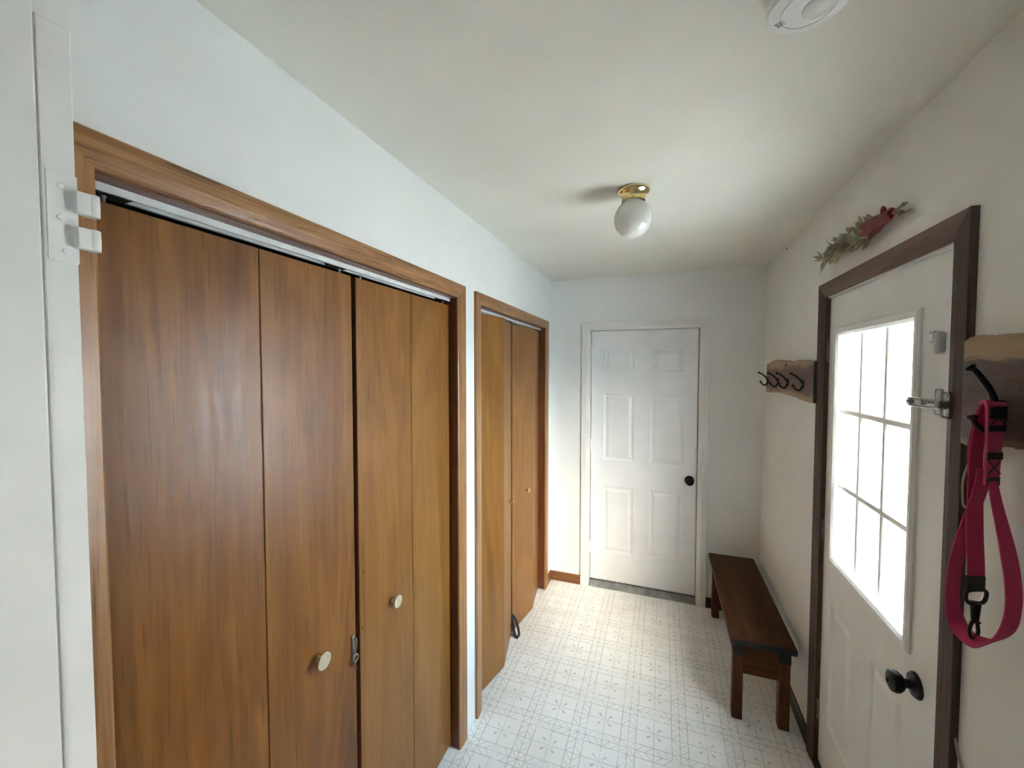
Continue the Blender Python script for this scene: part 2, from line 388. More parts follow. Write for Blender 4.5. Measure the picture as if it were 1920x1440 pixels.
tag(B().box(-.8, W + .12, 6.0, 6.1, -.1, H + .4).box(-.9, -.8, L + .12, 6.1, -.1, H + .4).box(W + .02, W + .12, L + .13, 6.0, -.1, H + .4).box(-.9, W + .12, L + .12, 6.1, H + .12, H + .4).box(-.9, W + .02, L + .12, 6.1, -.2, 0).build('wall_garage', 'dark'), 'unseen dark garage shell added against light leaks behind the end door', 'wall', kind=S)  # unseen shell added to stop light leaking around the end door
# wall with the opening the photographer looks through, and the kitchen behind
tag(B().box(KX0, 0.012, 0.24, 0.34, 0, H).box(0.012, 0.030, 0.24, 0.355, 2.225, H).box(1.32, KX1, 0.24, 0.355, 0, H).build('wall_near', 'jamb'), 'white wall end beside the first closet', 'wall', kind=S)
tag(B().box(KX0 - .1, KX0, KY0 - .1, .34, 0, H).build('wall_kitchen_side', 'wallr'), 'plain side wall of the room behind the viewer', 'wall', kind=S)
KA, KB, KZ0, KZ1 = -1.85, -1.25, 1.65, 2.05
tag(B().box(KX1, KX1 + .12, KY0 - .1, KA, 0, H).box(KX1, KX1 + .12, KB, .24, 0, H).box(KX1, KX1 + .12, KA, KB, 0, KZ0).box(KX1, KX1 + .12, KA, KB, KZ1, H).build('wall_kitchen_far_side', 'wallr'), 'side wall with an added window in the unseen room behind the viewer', 'wall', kind=S)
tag(B().box(KX0, KX1, KY0 - .1, KY0, 0, H).build('wall_back', 'wallr'), 'plain back wall behind the viewer', 'wall', kind=S)
wn = empty('fill_window', (KX1 + .03, (KA + KB) / 2, KZ0), 'white framed window added for light in the unseen room behind the viewer', 'window', kind=S)  # unseen window added, placed and sized for the light it lets in
wx = KX1 + .03; km = (KA + KB) / 2
B().box(wx, wx + .05, KA, KB, KZ0, KZ0 + .04).box(wx, wx + .05, KA, KB, KZ1 - .04, KZ1).box(wx, wx + .05, KA, KA + .04, KZ0 + .04, KZ1 - .04).box(wx, wx + .05, KB - .04, KB, KZ0 + .04, KZ1 - .04).box(wx, wx + .05, km - .02, km + .02, KZ0 + .04, KZ1 - .04).build('window_frame', 'trimw', wn)
B().box(wx + .02, wx + .025, KA + .04, km - .02, KZ0 + .04, KZ1 - .04).build('pane', 'glass', wn)
B().box(wx + .02, wx + .025, km + .02, KB - .04, KZ0 + .04, KZ1 - .04).build('pane', 'glass', wn)

# doorway jamb at the near end, with stop and painted-over hinge
t5 = empty('trim_5', (0.02, .30, 0), 'white painted doorway jamb beside the first closet', 'door jamb', kind=S)
B().box(0.012, 0.030, 0.235, 0.3130, 0, 2.225).build('jamb_board', 'jamb', t5)
B().box(0.012, 0.030, 0.3186, 0.355, 0, 2.225, .001).build('jamb_board', 'jamb', t5)      # the jamb board has opened up beside the stop
B().box(0.006, 0.014, 0.3130, 0.3186, 0, 2.225).build('groove_shade_strip', 'dark', t5)  # dark strip at the groove bottom, its shade put into the colour
B().box(0.030, 0.0405, 0.215, 0.3135, 0, 2.60 - .16, .003, 2).build('door_stop', 'jamb', t5)
hg = empty('hinge', (0.03, .34, 1.95), 'painted-over hinge leaf with two bare knuckles on the white jamb', 'hinge')
B().box(0.0298, 0.0312, .3225, .3560, 1.889, 2.017, .0006).build('leaf_plate', 'jamb', hg)
for z0, z1 in ((1.962, 1.995), (1.911, 1.943)):
    k = B()
    prof = []
    for i in range(15):
        a = math.radians(-150 + i * 20); prof.append((.0335 + .0085 * math.sin(a), .3705 + .0085 * math.cos(a)))
    k.lathe([(.0075, 0), (.0085, .001), (.0088, (z1 - z0) / 2), (.0085, z1 - z0 - .001), (.0075, z1 - z0)], (.0355, .3705, z0), 'z', 20)
    k.box(.0300, .0425, .350, .3705, z0 + .0005, z1 - .0005, .001)
    k.build('knuckle', 'jamb', hg, True)
for y, z in ((.338, 1.998), (.336, 1.952), (.341, 1.905)):
    B().lathe([(0, .0022), (.003, .0018), (.0042, .0004), (.0042, -.001)], (.0309, y, z), 'x', 14).build('screw', 'jamb', hg, True)

# ------------------------------------------------------------------ closet casings and jambs (trim_1, trim_2)
def casing_poly(w, t):   # profile across the board: (offset from outer edge, thickness)
    return [(0, 0), (0, t * .92), (.004, t), (w * .55, t * .9), (w - .012, t * .72), (w - .004, t * .62), (w, t * .45), (w, 0)]
def closet_trim(name, a, b, label, ny0, matz, maty, hh):
    T = empty(name, (0, (a + b) / 2, 0), label, 'door casing', kind=S)
    w = .066; rv = .006
    ia, ib, it = a + rv - .002, b - rv, CH + .004
    oa, ob, ot = ia - w, ib + w, it + .0565
    # side boards with mitred tops
    def side(y_in, y_out):
        sg = 1 if y_out > y_in else -1
        bb = B(); pr = casing_poly(w, .015)
        lo = []; hi = []
        for d, t_ in pr:
            y = y_out - sg * d; zt = ot - d * (.0565 / w)
            lo.append(bb.bm.verts.new((t_, y, 0))); hi.append(bb.bm.verts.new((t_, y, zt)))
        n = len(pr)
        for k in range(n): bb.bm.faces.new((lo[k], lo[(k + 1) % n], hi[(k + 1) % n], hi[k]))
        bb.bm.faces.new(lo[::-1]); bb.bm.faces.new(hi)
        bb.build('side_casing', matz, T)
    side(ia, oa); side(ib, ob)
    bb = B(); pr = casing_poly(w, .015); A = []; Z = []
    for d, t_ in pr:
        z = ot - d * (.0565 / w)
        A.append(bb.bm.verts.new((t_, oa + d, z))); Z.append(bb.bm.verts.new((t_, ob - d, z)))
    n = len(pr)
    for k in range(n): bb.bm.faces.new((A[k], A[(k + 1) % n], Z[(k + 1) % n], Z[k]))
    bb.bm.faces.new(A[::-1]); bb.bm.faces.new(Z)
    bb.build('head_casing', maty, T)
    B().box(-.11, .0, a - j, a, 0, CH + j).build('jamb_board', 'jambz', T)
    B().box(-.11, .0, b, b + j, 0, CH + j).build('jamb_board', 'jambz', T)
    B().box(-.11, .0, a, b, CH, CH + j).build('head_jamb', 'jamby', T)
    tr = empty('bifold_track', (-.04, (a + b) / 2, CH), hh, 'door track')
    B().box(-.066, -.034, a + .002, b - .002, CH - .004, CH).box(-.036, -.033, a + .002, b - .002, CH - .014, CH - .004).box(-.066, -.063, a + .002, b - .002, CH - .014, CH - .004).box(-.040, -.036, a + .002, b - .002, CH - .014, CH - .0128).box(-.063, -.058, a + .002, b - .002, CH - .014, CH - .0128).build('channel', 'track', tr)
    for y in (a + .045, b - .05):
        B().box(-.062, -.037, y - .035, y + .03, CH - .0150, CH - .0045).build('pivot_bracket', 'blackm', tr)
    m = (a + b) / 2
    B().box(-.060, -.039, m - .075, m - .012, CH - .0150, CH - .0045).build('roller_guide', 'blackm', tr)
    return T
closet_trim('trim_1', C1a, C1b, 'stained wood casing framing the wide first closet', 0, 'casz', 'casy', 'white steel bifold track above the wide closet doors')
closet_trim('trim_2', C2a, C2b, 'stained wood casing framing the second closet near the end wall', 0, 'casz', 'casy', 'white steel bifold track above the folded second closet doors')

# ------------------------------------------------------------------ bifold doors
def bifold(label, leaves, knob, z0, z1, pmats, knob_mat, knob_r, gap_hinge, extra=None):
    """leaves: list of ((x,y) start, (x,y) end) of each leaf's front face, in plan"""
    (sx, sy) = leaves[0][0]
    T = empty('bifold_door', (sx, sy, z0), label, 'closet door', 'bifold closet doors')
    objs = []
    for (s, e), pm in zip(leaves, pmats):
        dv = Vector((e[0] - s[0], e[1] - s[1], 0)); w = dv.length
        b = B().box(-.028, 0, .0008, w - .0008, 0, z1 - z0, .0012)
        o = b.build('leaf', pm); o.parent = T
        o.location = Vector((s[0], s[1], z0)) - ORG[T.name]
        o.rotation_euler = (0, 0, -math.atan2(dv.x, dv.y)); objs.append((o, w))
    ky, kz, li = knob
    o, w = objs[li]
    kb = B().lathe([(.0075, -.002), (.0095, .002), (.0085, .010), (.0105, .016), (knob_r * .8, .021), (knob_r, .0235), (knob_r, .026), (knob_r * .86, .0262), (knob_r * .6, .0245), (knob_r * .25, .0245), (0, .0252)], (0, ky, kz - z0), 'x', 32)
    k = kb.build('knob', knob_mat, None, True, angle=50); k.parent = o
    # pivot pins at the top
    for (lo, lw), yy in zip(objs, (0.035, objs[-1][1] - 0.035)):
        p = B().lathe([(.0035, 0), (.0035, .012), (.0050, .0122), (.0050, .0155)], (-.012, yy, z1 - z0 - .002), 'z', 10).build('pivot_pin', 'steel', None, True); p.parent = lo
    if gap_hinge:
        for z in (.25, 1.0, 1.75):
            g = B().tube([(-.03, 0, z), (-.03, 0, z + .06)], .004, 8).build('hinge', 'steeld', None, True); g.parent = objs[1][0]
    return T, objs
xd = -.038
D1, o1 = bifold('brown closet door pair with a dull knob, nearest the hinged jamb', [((xd, .3885), (xd, .7005)), ((xd, .7015), (xd, 1.0025))], (.150, .930, 1), .016, 2.0150, ('panel', 'panelst'), 'brassd', .0225, True)
D2, o2 = bifold('brown closet door pair between the latch gap and second closet', [((xd, 1.0215), (xd, 1.3135)), ((xd, 1.3145), (xd, 1.6065))], (.165, .915, 0), .016, 2.0150, ('panel2', 'panel2'), 'brassd', .0215, True)
D3, o3 = bifold('honey-brown closet door pair slightly folded, in second closet opening', [((-.050, 1.852), (.0145, 2.1425)), ((.0145, 2.1445), (-.050, 2.435))], (.205, .915, 1), .014, 2.020, ('panel2', 'panel2'), 'brass', .016, True)
D4, o4 = bifold('honey-brown closet door pair slightly folded, next to end wall', [((-.050, 2.456), (-.003, 2.7495)), ((-.003, 2.7515), (-.050, 3.044))], (.19, .905, 0), .014, 2.020, ('panel2', 'panel2'), 'brass', .017, True)
for ob, y0, y1 in ((o2[0][0], -.0009, .0010), (o1[1][0], .3005 - .0010, .3005 + .0012)):
    e = B().box(-.0281, -.0012, y0, y1, 0, 1.9988).build('edge_strip', 'jambz'); e.parent = ob; e['label'] = 'dark maroon edge of the leaf'  # darker strip over the leaf edges at the gap between the pairs
# hook latch on the edge of the first pair
lt = B().box(0, .0022, .281, .294, .815, .895, .002)
lt.tube(spline([(.004, .288, .88), (.012, .286, .89), (.014, .289, .874), (.010, .288, .85), (.009, .288, .836)], 5), .0022, 8)
lt.tube([(.010 , .288 + .009 * math.cos(a), .825 + .011 * math.sin(a)) for a in [i * math.pi / 8 for i in range(17)]], .0025, 8)
lt.tube([(.007, .286, .815), (.008, .286, .79)], .0018, 6).tube([(.007, .291, .815), (.008, .2915, .785)], .0018, 6)
lo = lt.build('latch', 'steeld', None, True); lo.parent = o1[1][0]; lo['label'] = 'small steel hook latch'
for ob, y, z in ((o1[1][0], .275, .56), (o2[0][0], .011, .89), (o2[0][0], .018, 1.07)):
    h = B().lathe([(.0025, .0004), (.0030, .0004), (.0030, -.001)], (0, y, z), 'x', 12).build('screw_hole', 'blackm'); h.parent = ob

# ------------------------------------------------------------------ panelled door helper: leaf in plan axis a (x or y), depth axis
def panel_piece(map3, u0, u1, z0, z1, prof):
    """prof: list of (inset, depth). map3(u, z, depth) -> xyz"""
    b = B(); loops = []
    for ins, dep in prof:
        loops.append([b.bm.verts.new(map3(u, z, dep)) for u, z in ((u0 + ins, z0 + ins), (u1 - ins, z0 + ins), (u1 - ins, z1 - ins), (u0 + ins, z1 - ins))])
    for A, Z in zip(loops, loops[1:]):
        for k in range(4): b.bm.faces.new((A[k], A[(k + 1) % 4], Z[(k + 1) % 4], Z[k]))
    b.bm.faces.new(loops[-1])
    return b
def slab_with_holes(map3, us, zs, holes, thick):
    b = B(); vv = {}
    def V(u, z, d):
        k = (round(u, 5), round(z, 5), d)
        if k not in vv: vv[k] = b.bm.verts.new(map3(u, z, d))
        return vv[k]
    for i in range(len(us) - 1):
        for k in range(len(zs) - 1):
            if any(h[0] - 1e-6 <= us[i] and us[i + 1] <= h[1] + 1e-6 and h[2] - 1e-6 <= zs[k] and zs[k + 1] <= h[3] + 1e-6 for h in holes): continue
            b.bm.faces.new((V(us[i], zs[k], 0), V(us[i + 1], zs[k], 0), V(us[i + 1], zs[k + 1], 0), V(us[i], zs[k + 1], 0)))
            b.bm.faces.new((V(us[i], zs[k], thick), V(us[i], zs[k + 1], thick), V(us[i + 1], zs[k + 1], thick), V(us[i + 1], zs[k], thick)))
    bnd = [e for e in b.bm.edges if len(e.link_faces) == 1]
    done = set()
    for e in bnd:
        p, q = e.verts
        kp = [k for k, v in vv.items() if v is p][0]; kq = [k for k, v in vv.items() if v is q][0]
        if kp[2] != 0 or kq[2] != 0: continue
        b.bm.faces.new((V(kp[0], kp[1], 0), V(kq[0], kq[1], 0), V(kq[0], kq[1], thick), V(kp[0], kp[1], thick)))
    return b
EMB = [(0, 0), (.003, .0015), (.012, .0075), (.020, .0080), (.040, .0015), (.044, .0012)]

# ------------------------------------------------------------------ door_1: white six-panel door in the end wall
yf = L + .050
sc_ = (L + .05) / (L + .01)
fx = lambda x: .849 + (x - .849) * sc_
fz = lambda z: 1.7335 + (z - 1.7335) * sc_
d1 = empty('door_1', (.70, yf, .04), 'white six-panel door with black knob in the end wall', 'door', kind=S)
m3 = lambda u, z, d: (u, yf + d, z)
cols = [(fx(.424), fx(.652)), (fx(.769), fx(1.001))]
rows = [(fz(.290), fz(.816)), (fz(1.024), fz(1.545)), (fz(1.714), fz(1.888))]
us = sorted([.3215, 1.0985] + [c for p in cols for c in p]); zs = sorted([.043, 2.034] + [c for p in rows for c in p])
holes = [(c[0], c[1], r[0], r[1]) for c in cols for r in rows]
slab_with_holes(m3, us, zs, holes, .040).build('slab', 'doorw', d1)
for h in holes: panel_piece(m3, *h, EMB).build('panel', 'doorw', d1)
kn = B().lathe([(.033, 0), (.033, .004), (.028, .010), (.014, .013), (.0115, .020), (.012, .034), (.022, .040), (.0275, .050), (.027, .058), (.019, .064), (0, .0655)], (1.050, yf, .908), 'y', 28, -1).build('knob', 'black', d1, True)
for z in (.25, 1.08, 1.83): B().box(.3165, .3215, yf - .004, yf + .012, z, z + .09).build('hinge', 'trimw', d1)
t3 = empty('trim_3', (.71, L, 0), 'white painted casing around the six-panel end door', 'door casing', kind=S)
def mitred(T, axis_u, u0, u1, zt, w, th, base, matz, maty, sgn, facing, hw=None):
    """three mitred boards; facing 'y' (board on plane y=base, proud by th toward -y) or 'x'"""
    hw = hw or w
    prof = [(0, 0), (0, th * .95), (.003, th), (w * .62, th * .9), (w - .010, th * .68), (w, th * .55), (w, 0)]
    def mp(u, d, z): return (u, base + sgn * d, z) if facing == 'y' else (base + sgn * d, u, z)
    for uo, s in ((u0, 1), (u1, -1)):
        b = B(); lo = [b.bm.verts.new(mp(uo + s * o, t_, 0)) for o, t_ in prof]; hi = [b.bm.verts.new(mp(uo + s * o, t_, zt - o * hw / w)) for o, t_ in prof]
        n = len(prof)
        for k in range(n): b.bm.faces.new((lo[k], lo[(k + 1) % n], hi[(k + 1) % n], hi[k]))
        b.bm.faces.new(lo); b.bm.faces.new(hi); b.build('side_casing', matz, T)
    b = B(); A = [b.bm.verts.new(mp(u0 + o, t_, zt - o * hw / w)) for o, t_ in prof]; Z = [b.bm.verts.new(mp(u1 - o, t_, zt - o * hw / w)) for o, t_ in prof]
    n = len(prof)
    for k in range(n): b.bm.faces.new((A[k], A[(k + 1) % n], Z[(k + 1) % n], Z[k]))
    b.bm.faces.new(A); b.bm.faces.new(Z); b.build('head_casing', maty, T)
mitred(t3, 'x', .2530, 1.1680, 2.0945, .060, .015, L, 'trimw', 'trimw', -1, 'y')
B().box(DX0, .3165, L, L + .12, 0, DZ1).build('jamb_board', 'trimw', t3)
B().box(1.1035, DX1, L, L + .12, 0, DZ1).build('jamb_board', 'trimw', t3)
B().box(.3165, 1.1035, L, L + .12, 2.037, DZ1).build('head_jamb', 'trimw', t3)
B().prism([(L - .012, 0.0), (L - .012, .006), (L - .002, .010), (L + .046, .032), (L + .12, .036), (L + .12, 0)], 'x', .3165, 1.1035).build('threshold', 'sill', t3)
B().box(.300, 1.120, L - .022, L - .012, 0, .005, .001).build('vinyl_edge_strip', 'trimw', t3)

# ------------------------------------------------------------------ baseboards
tag(B().prism([(L - .011, 0), (L - .011, .066), (L - .006, .073), (L, .073), (L, 0)], 'x', 0.0, .253).build('baseboard_end', 'basew'), 'brown stained baseboard on the end wall beside the closet', 'baseboard', kind=S)
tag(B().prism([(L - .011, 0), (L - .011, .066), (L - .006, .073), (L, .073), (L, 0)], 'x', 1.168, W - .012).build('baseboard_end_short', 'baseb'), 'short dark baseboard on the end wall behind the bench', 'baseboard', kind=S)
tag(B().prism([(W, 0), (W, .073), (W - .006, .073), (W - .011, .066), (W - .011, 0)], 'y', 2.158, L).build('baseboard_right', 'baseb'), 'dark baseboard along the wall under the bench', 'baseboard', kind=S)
tag(B().prism([(0, 0), (.011, 0), (.011, .066), (.006, .073), (0, .073)], 'y', 3.113, L - .011).build('baseboard_left', 'basew'), 'small brown baseboard piece between closet casing and corner', 'baseboard', kind=S)

# ------------------------------------------------------------------ door_2: exterior half-light door in the right wall
xf = W + .010
d2 = empty('door_2', (xf, 1.70, .02), 'cream exterior door with nine-pane window and black knob', 'door', kind=S)
m3x = lambda u, z, d: (xf + d, u, z)
lite = (1.447, 1.992, .950, 1.885)
pan = [(1.466, 1.665, .245, .768), (1.808, 2.006, .245, .768)]
us = sorted([1.3085, 2.0945, lite[0], lite[1]] + [c for p in pan for c in p[:2]]); zs = sorted([.022, 2.030, lite[2], lite[3], .245, .768])
slab_with_holes(m3x, us, zs, [lite] + pan, .044).build('slab', 'doorx', d2)
for h in pan: panel_piece(m3x, *h, EMB).build('panel', 'doorx', d2)
# light frame: bevelled ring proud of the slab
o4_ = (1.434, 2.004, .935, 1.902); i4_ = (1.462, 1.984, .966, 1.868)
fr = B(); loops = []
for (a, b_, c, d_), x in ((o4_, xf), (o4_, xf - .006), ((o4_[0] + .006, o4_[1] - .006, o4_[2] + .006, o4_[3] - .006), xf - .0125), ((i4_[0] - .010, i4_[1] + .010, i4_[2] - .010, i4_[3] + .010), xf - .0125), (i4_, xf - .006), (i4_, xf + .046), ((o4_[0], o4_[1], o4_[2], o4_[3]), xf + .056), (o4_, xf + .044)):
    loops.append([fr.bm.verts.new((x, u, z)) for u, z in ((a, c), (b_, c), (b_, d_), (a, d_))])
for A, Z in zip(loops, loops[1:]):
    for k in range(4): fr.bm.faces.new((A[k], A[(k + 1) % 4], Z[(k + 1) % 4], Z[k]))
lf = fr.build('window_frame', 'trimw', d2)
my = [1.648, 1.822]; mz = [1.2665, 1.5675]
def bar(c, xa, xb, inner):       # flat bar with chamfered edges on the glass, (x, across) profile
    f, g = (xa, xb) if inner else (xb, xa)
    e = .0035 if inner else -.0035
    return [(g, c - .0115), (f + e, c - .0115), (f, c - .007), (f, c + .007), (f + e, c + .0115), (g, c + .0115)]
for y in my:
    B().prism(bar(y, xf + .0095, xf + .0180, True), 'z', i4_[2], i4_[3]).build('muntin', 'trimw', d2)
    B().prism(bar(y, xf + .0220, xf + .0270, False), 'z', i4_[2], i4_[3]).build('muntin', 'trimw', d2)
for z in mz:
    B().prism(bar(z, xf + .0090, xf + .0180, True), 'y', i4_[0], i4_[1]).build('muntin', 'trimw', d2)
    B().prism(bar(z, xf + .0220, xf + .0275, False), 'y', i4_[0], i4_[1]).build('muntin', 'trimw', d2)
ys_ = [i4_[0]] + my + [i4_[1]]; zs_ = [i4_[2]] + mz + [i4_[3]]
for a in range(3):
    for b_ in range(3):
        B().box(xf + .0185, xf + .0215, ys_[a] + .001, ys_[a + 1] - .001, zs_[b_] + .001, zs_[b_ + 1] - .001).build('pane', 'glass', d2)
kn = B().lathe([(.034, 0), (.034, .003), (.030, .009), (.015, .012), (.0115, .016), (.0115, .026), (.020, .031), (.0275, .040), (.0290, .048), (.0265, .057), (.016, .062), (0, .0635)], (xf, 1.404, .868), 'x', 32, -1).build('knob', 'black', d2, True)
B().box(xf - .0665, xf - .062, 1.400, 1.408, .863, .873, .001).build('thumb_turn', 'black', d2)
for z in (.20, 1.00, 1.765):
    h = B().box(xf - .003, xf + .002, 2.092, 2.108, z, z + .09)
    for k in range(3): h.tube([(xf - .006, 2.099, z + .002 + k * .03), (xf - .006, 2.099, z + .028 + k * .03)], .0055, 10)
    h.build('hinge', 'steeld', d2, True)
t4 = empty('trim_4', (W, 1.69, 0), 'weathered dark brown casing around the exterior door', 'door casing', kind=S)
mitred(t4, 'y', 1.2165, 2.1570, 2.097, .066, .0165, W, 'dcasz', 'dcasy', -1, 'x', .058)
B().box(W + .001, W + .12, EY0, 1.305, 0, EZ1).build('jamb_board', 'trimw', t4)
B().box(W + .001, W + .12, 2.098, EY1, 0, EZ1).build('jamb_board', 'jambz', t4)
B().box(W + .001, W + .12, 1.305, 2.098, 2.034, EZ1).build('head_jamb', 'trimw', t4)
B().box(W + .056, W + .115, 1.305, 1.322, 0, 2.034).build('stop', 'trimw', t4)
B().box(W + .056, W + .115, 2.081, 2.098, 0, 2.034).build('stop', 'trimw', t4)
B().box(W - .012, W + .15, 1.305, 2.098, 0, .02, .003).build('threshold', 'blackm', t4)
B().box(W + .12, W + .145, EY0 - .06, 1.315, -.1, 2.10, .003).box(W + .12, W + .145, 2.088, EY1 + .06, -.1, 2.10, .003).box(W + .12, W + .145, 1.315, 2.088, 2.03, 2.10, .003).build('brick_mould', 'alum', t4)

# storm door outside
sd = empty('storm_door', (W + .13, 1.70, 0), 'white aluminium storm door with mid rail outside the window', 'door')
sx0, sx1 = W + .121, W + .149
def bx(name, *a): return B().box(*a, .002).build(name, 'alum', sd)
bx('stile', sx0, sx1, 1.317, 1.362, .02, 2.026); bx('stile', sx0, sx1, 2.018, 2.086, .02, 2.026)
bx('top_rail', sx0, sx1, 1.362, 2.018, 1.955, 2.026); bx('bottom_rail', sx0, sx1, 1.362, 2.018, .02, .30); bx('mid_rail', sx0, sx1, 1.362, 2.018, 1.205, 1.262)
bx('insert_frame', sx0 + .006, sx1 - .006, 1.990, 2.018, 1.262, 1.955); bx('insert_frame', sx0 + .006, sx1 - .006, 1.990, 2.018, .30, 1.205)
bx('insert_frame', sx0 + .006, sx1 - .006, 1.362, 1.99, 1.180, 1.205); bx('insert_frame', sx0 + .006, sx1 - .006, 1.362, 1.99, 1.262, 1.285)
B().box(sx0 + .012, sx0 + .015, 1.362, 1.99, .30, 1.18).build('pane', 'glass', sd); B().box(sx0 + .012, sx0 + .015, 1.362, 1.99, 1.285, 1.955).build('pane', 'glass', sd)
B().box(sx0 - .010, sx0, 2.000, 2.016, 1.20, 1.27, .002).build('latch', 'steeld', sd)
for z in (.5, .72, .94, 1.1): B().lathe([(.004, 0), (.003, .0015), (0, .002)], (sx0, 2.045, z), 'x', 10, -1).build('screw', 'steeld', sd)

# outside: siding on the wing of the house, ground
ws = empty('wall_siding', (4.8, 3.24, -.2), 'white lap siding on the wing outside the door window', 'wall', kind=S)
B().box(W + .12, 9.0, 3.258, 3.36, -.2, 3.4).build('backing', 'outer', ws)
first = None; zl = 1.852 - .2035 * 10
for k in range(17):
    if first is None:
        b = B().prism([(3.256, .0), (3.236, .0), (3.2335, .004), (3.2500, .212), (3.256, .212)], 'x', W + .12, 9.0)
        first = b.build('siding_board', 'siding', ws); base_loc = first.location.copy()
        o = first
    else:
        o = first.copy(); COL.objects.link(o); o.parent = ws
    o.location = base_loc + Vector((0, 0, zl + k * .2035))
B().box(W + .121, W + .175, 3.21, 3.236, -.2, 3.3, .002).build('corner_board', 'siding', ws)
tag(B().box(W + .12, 40, -30, 3.36, -.5, -.2).build('ground', 'concrete'), 'pale concrete yard outside the exterior door', 'ground', kind=S)
tag(B().box(W + .15, W + 1.2, .9, 2.6, -.2, -.06, .01).build('doorstep', 'concrete'), 'concrete step outside the exterior door', 'step', kind=S)

# ================================================================== THINGS
# ceiling light
cl = empty('ceiling_light', (.734, 1.70, H), 'small brass ceiling light with an opal glass globe', 'ceiling light')
B().lathe([(.050, H), (.0605, H - .001), (.0625, H - .006), (.0605, H - .012), (.0555, H - .016), (.0500, H - .021), (.0465, H - .028), (.0450, H - .044), (.0458, H - .048), (.0430, H - .0485), (.0425, H - .03)], (.734, 1.70, 0), 'z', 48).build('canopy', 'brass', cl, True, angle=60)
for a in (0.6, 2.7, 4.8):
    c_, s_ = math.cos(a), math.sin(a)
    B().tube([(.734 + .043 * c_, 1.70 + .043 * s_, H - .040), (.734 + .052 * c_, 1.70 + .052 * s_, H - .040)], .0025, 8).build('set_screw', 'brass', cl, True)
pr = []
for i in range(25):
    a = math.radians(33 + (180 - 33) * i / 24); pr.append((max(.074 * math.sin(a), 0), 2.327 + .074 * math.cos(a)))
pr[-1] = (0, pr[-1][1]); pr = [(.0400, H - .030)] + pr
B().lathe(pr, (.734, 1.70, 0), 'z', 48).build('globe', 'opal', cl, True, angle=80)

# smoke detector
sx, sy = 1.096, .926
sd_ = empty('smoke_detector', (sx, sy, H), 'round white smoke detector on the ceiling near the viewer', 'smoke detector')
B().lathe([(.058, H), (.058, H - .012), (.050, H - .013)], (sx, sy, 0), 'z', 48).build('base', 'plastict', sd_, True)
B().lathe([(.060, H - .012), (.066, H - .014), (.0685, H - .020), (.0680, H - .028), (.0640, H - .034), (.050, H - .0365), (.0455, H - .0368), (.0450, H - .0355), (.0440, H - .0355), (.0435, H - .0370), (0, H - .0385)], (sx, sy, 0), 'z', 56).build('housing', 'plastic', sd_, True, angle=30)
B().lathe([(0, H - .0415), (.024, H - .041), (.0262, H - .0395), (.0262, H - .037)], (sx + .016, sy + .0, 0), 'z', 36).build('test_button', 'plastic', sd_, True)
vb = B()
for i in range(5):
    vb.tube([(sx - .050 + .0025 * i, sy + .020 - .002 * i, H - .0366), (sx - .040 + .0025 * i, sy + .030 - .002 * i, H - .0368)], .0006, 6)
vb.build('vent_slots', 'blackm', sd_)

# bench
bn = empty('bench', (1.32, 2.68, 0), 'dark brown wooden bench along the wall below the coat rack', 'bench')
bx0, bx1, by0, by1, bz = 1.179, 1.460, 2.196, 3.185, .425
B().box(bx0, bx1, by0, by1, bz - .030, bz, .004, 2).build('seat', 'bench', bn, True, angle=30)
lw = .046
LX = (bx0 + .018, bx1 - .018 - lw); LY = (by0 + .035, by1 - .035 - lw)
for xx in LX:
    for yy in LY:
        lg = B().box(xx, xx + lw, yy, yy + lw, 0, bz - .030, .002).build('leg', 'benchz', bn)
        B().box(xx - .0015, xx + lw + .0015, yy - .0015, yy + lw + .0015, bz - .098, bz - .0302, .001).build('leg_top_band', 'blackm', bn)['label'] = 'black band around the top of the leg'  # thin black sleeve around the top of each leg
for yy in (LY[0] + .012, LY[1] + .012):
    B().box(LX[0] + lw, LX[1], yy, yy + .020, bz - .115, bz - .031, .001).build('end_rail', 'benchx', bn)
    B().box(LX[0] + lw, LX[1], yy, yy + .020, bz - .195, bz - .117, .001).build('end_rail', 'benchx', bn)
for xx in (LX[0] + .012, LX[1] + .012):
    B().box(xx, xx + .020, LY[0] + lw, LY[1], bz - .095, bz - .031, .001).build('side_rail', 'bench', bn)
B().box(bx0 + .002, bx1 - .002, by0 - .0012, by0 + .0008, bz - .0285, bz - .0035).build('end_band', 'blackm', bn)['label'] = 'black end edge of the seat'

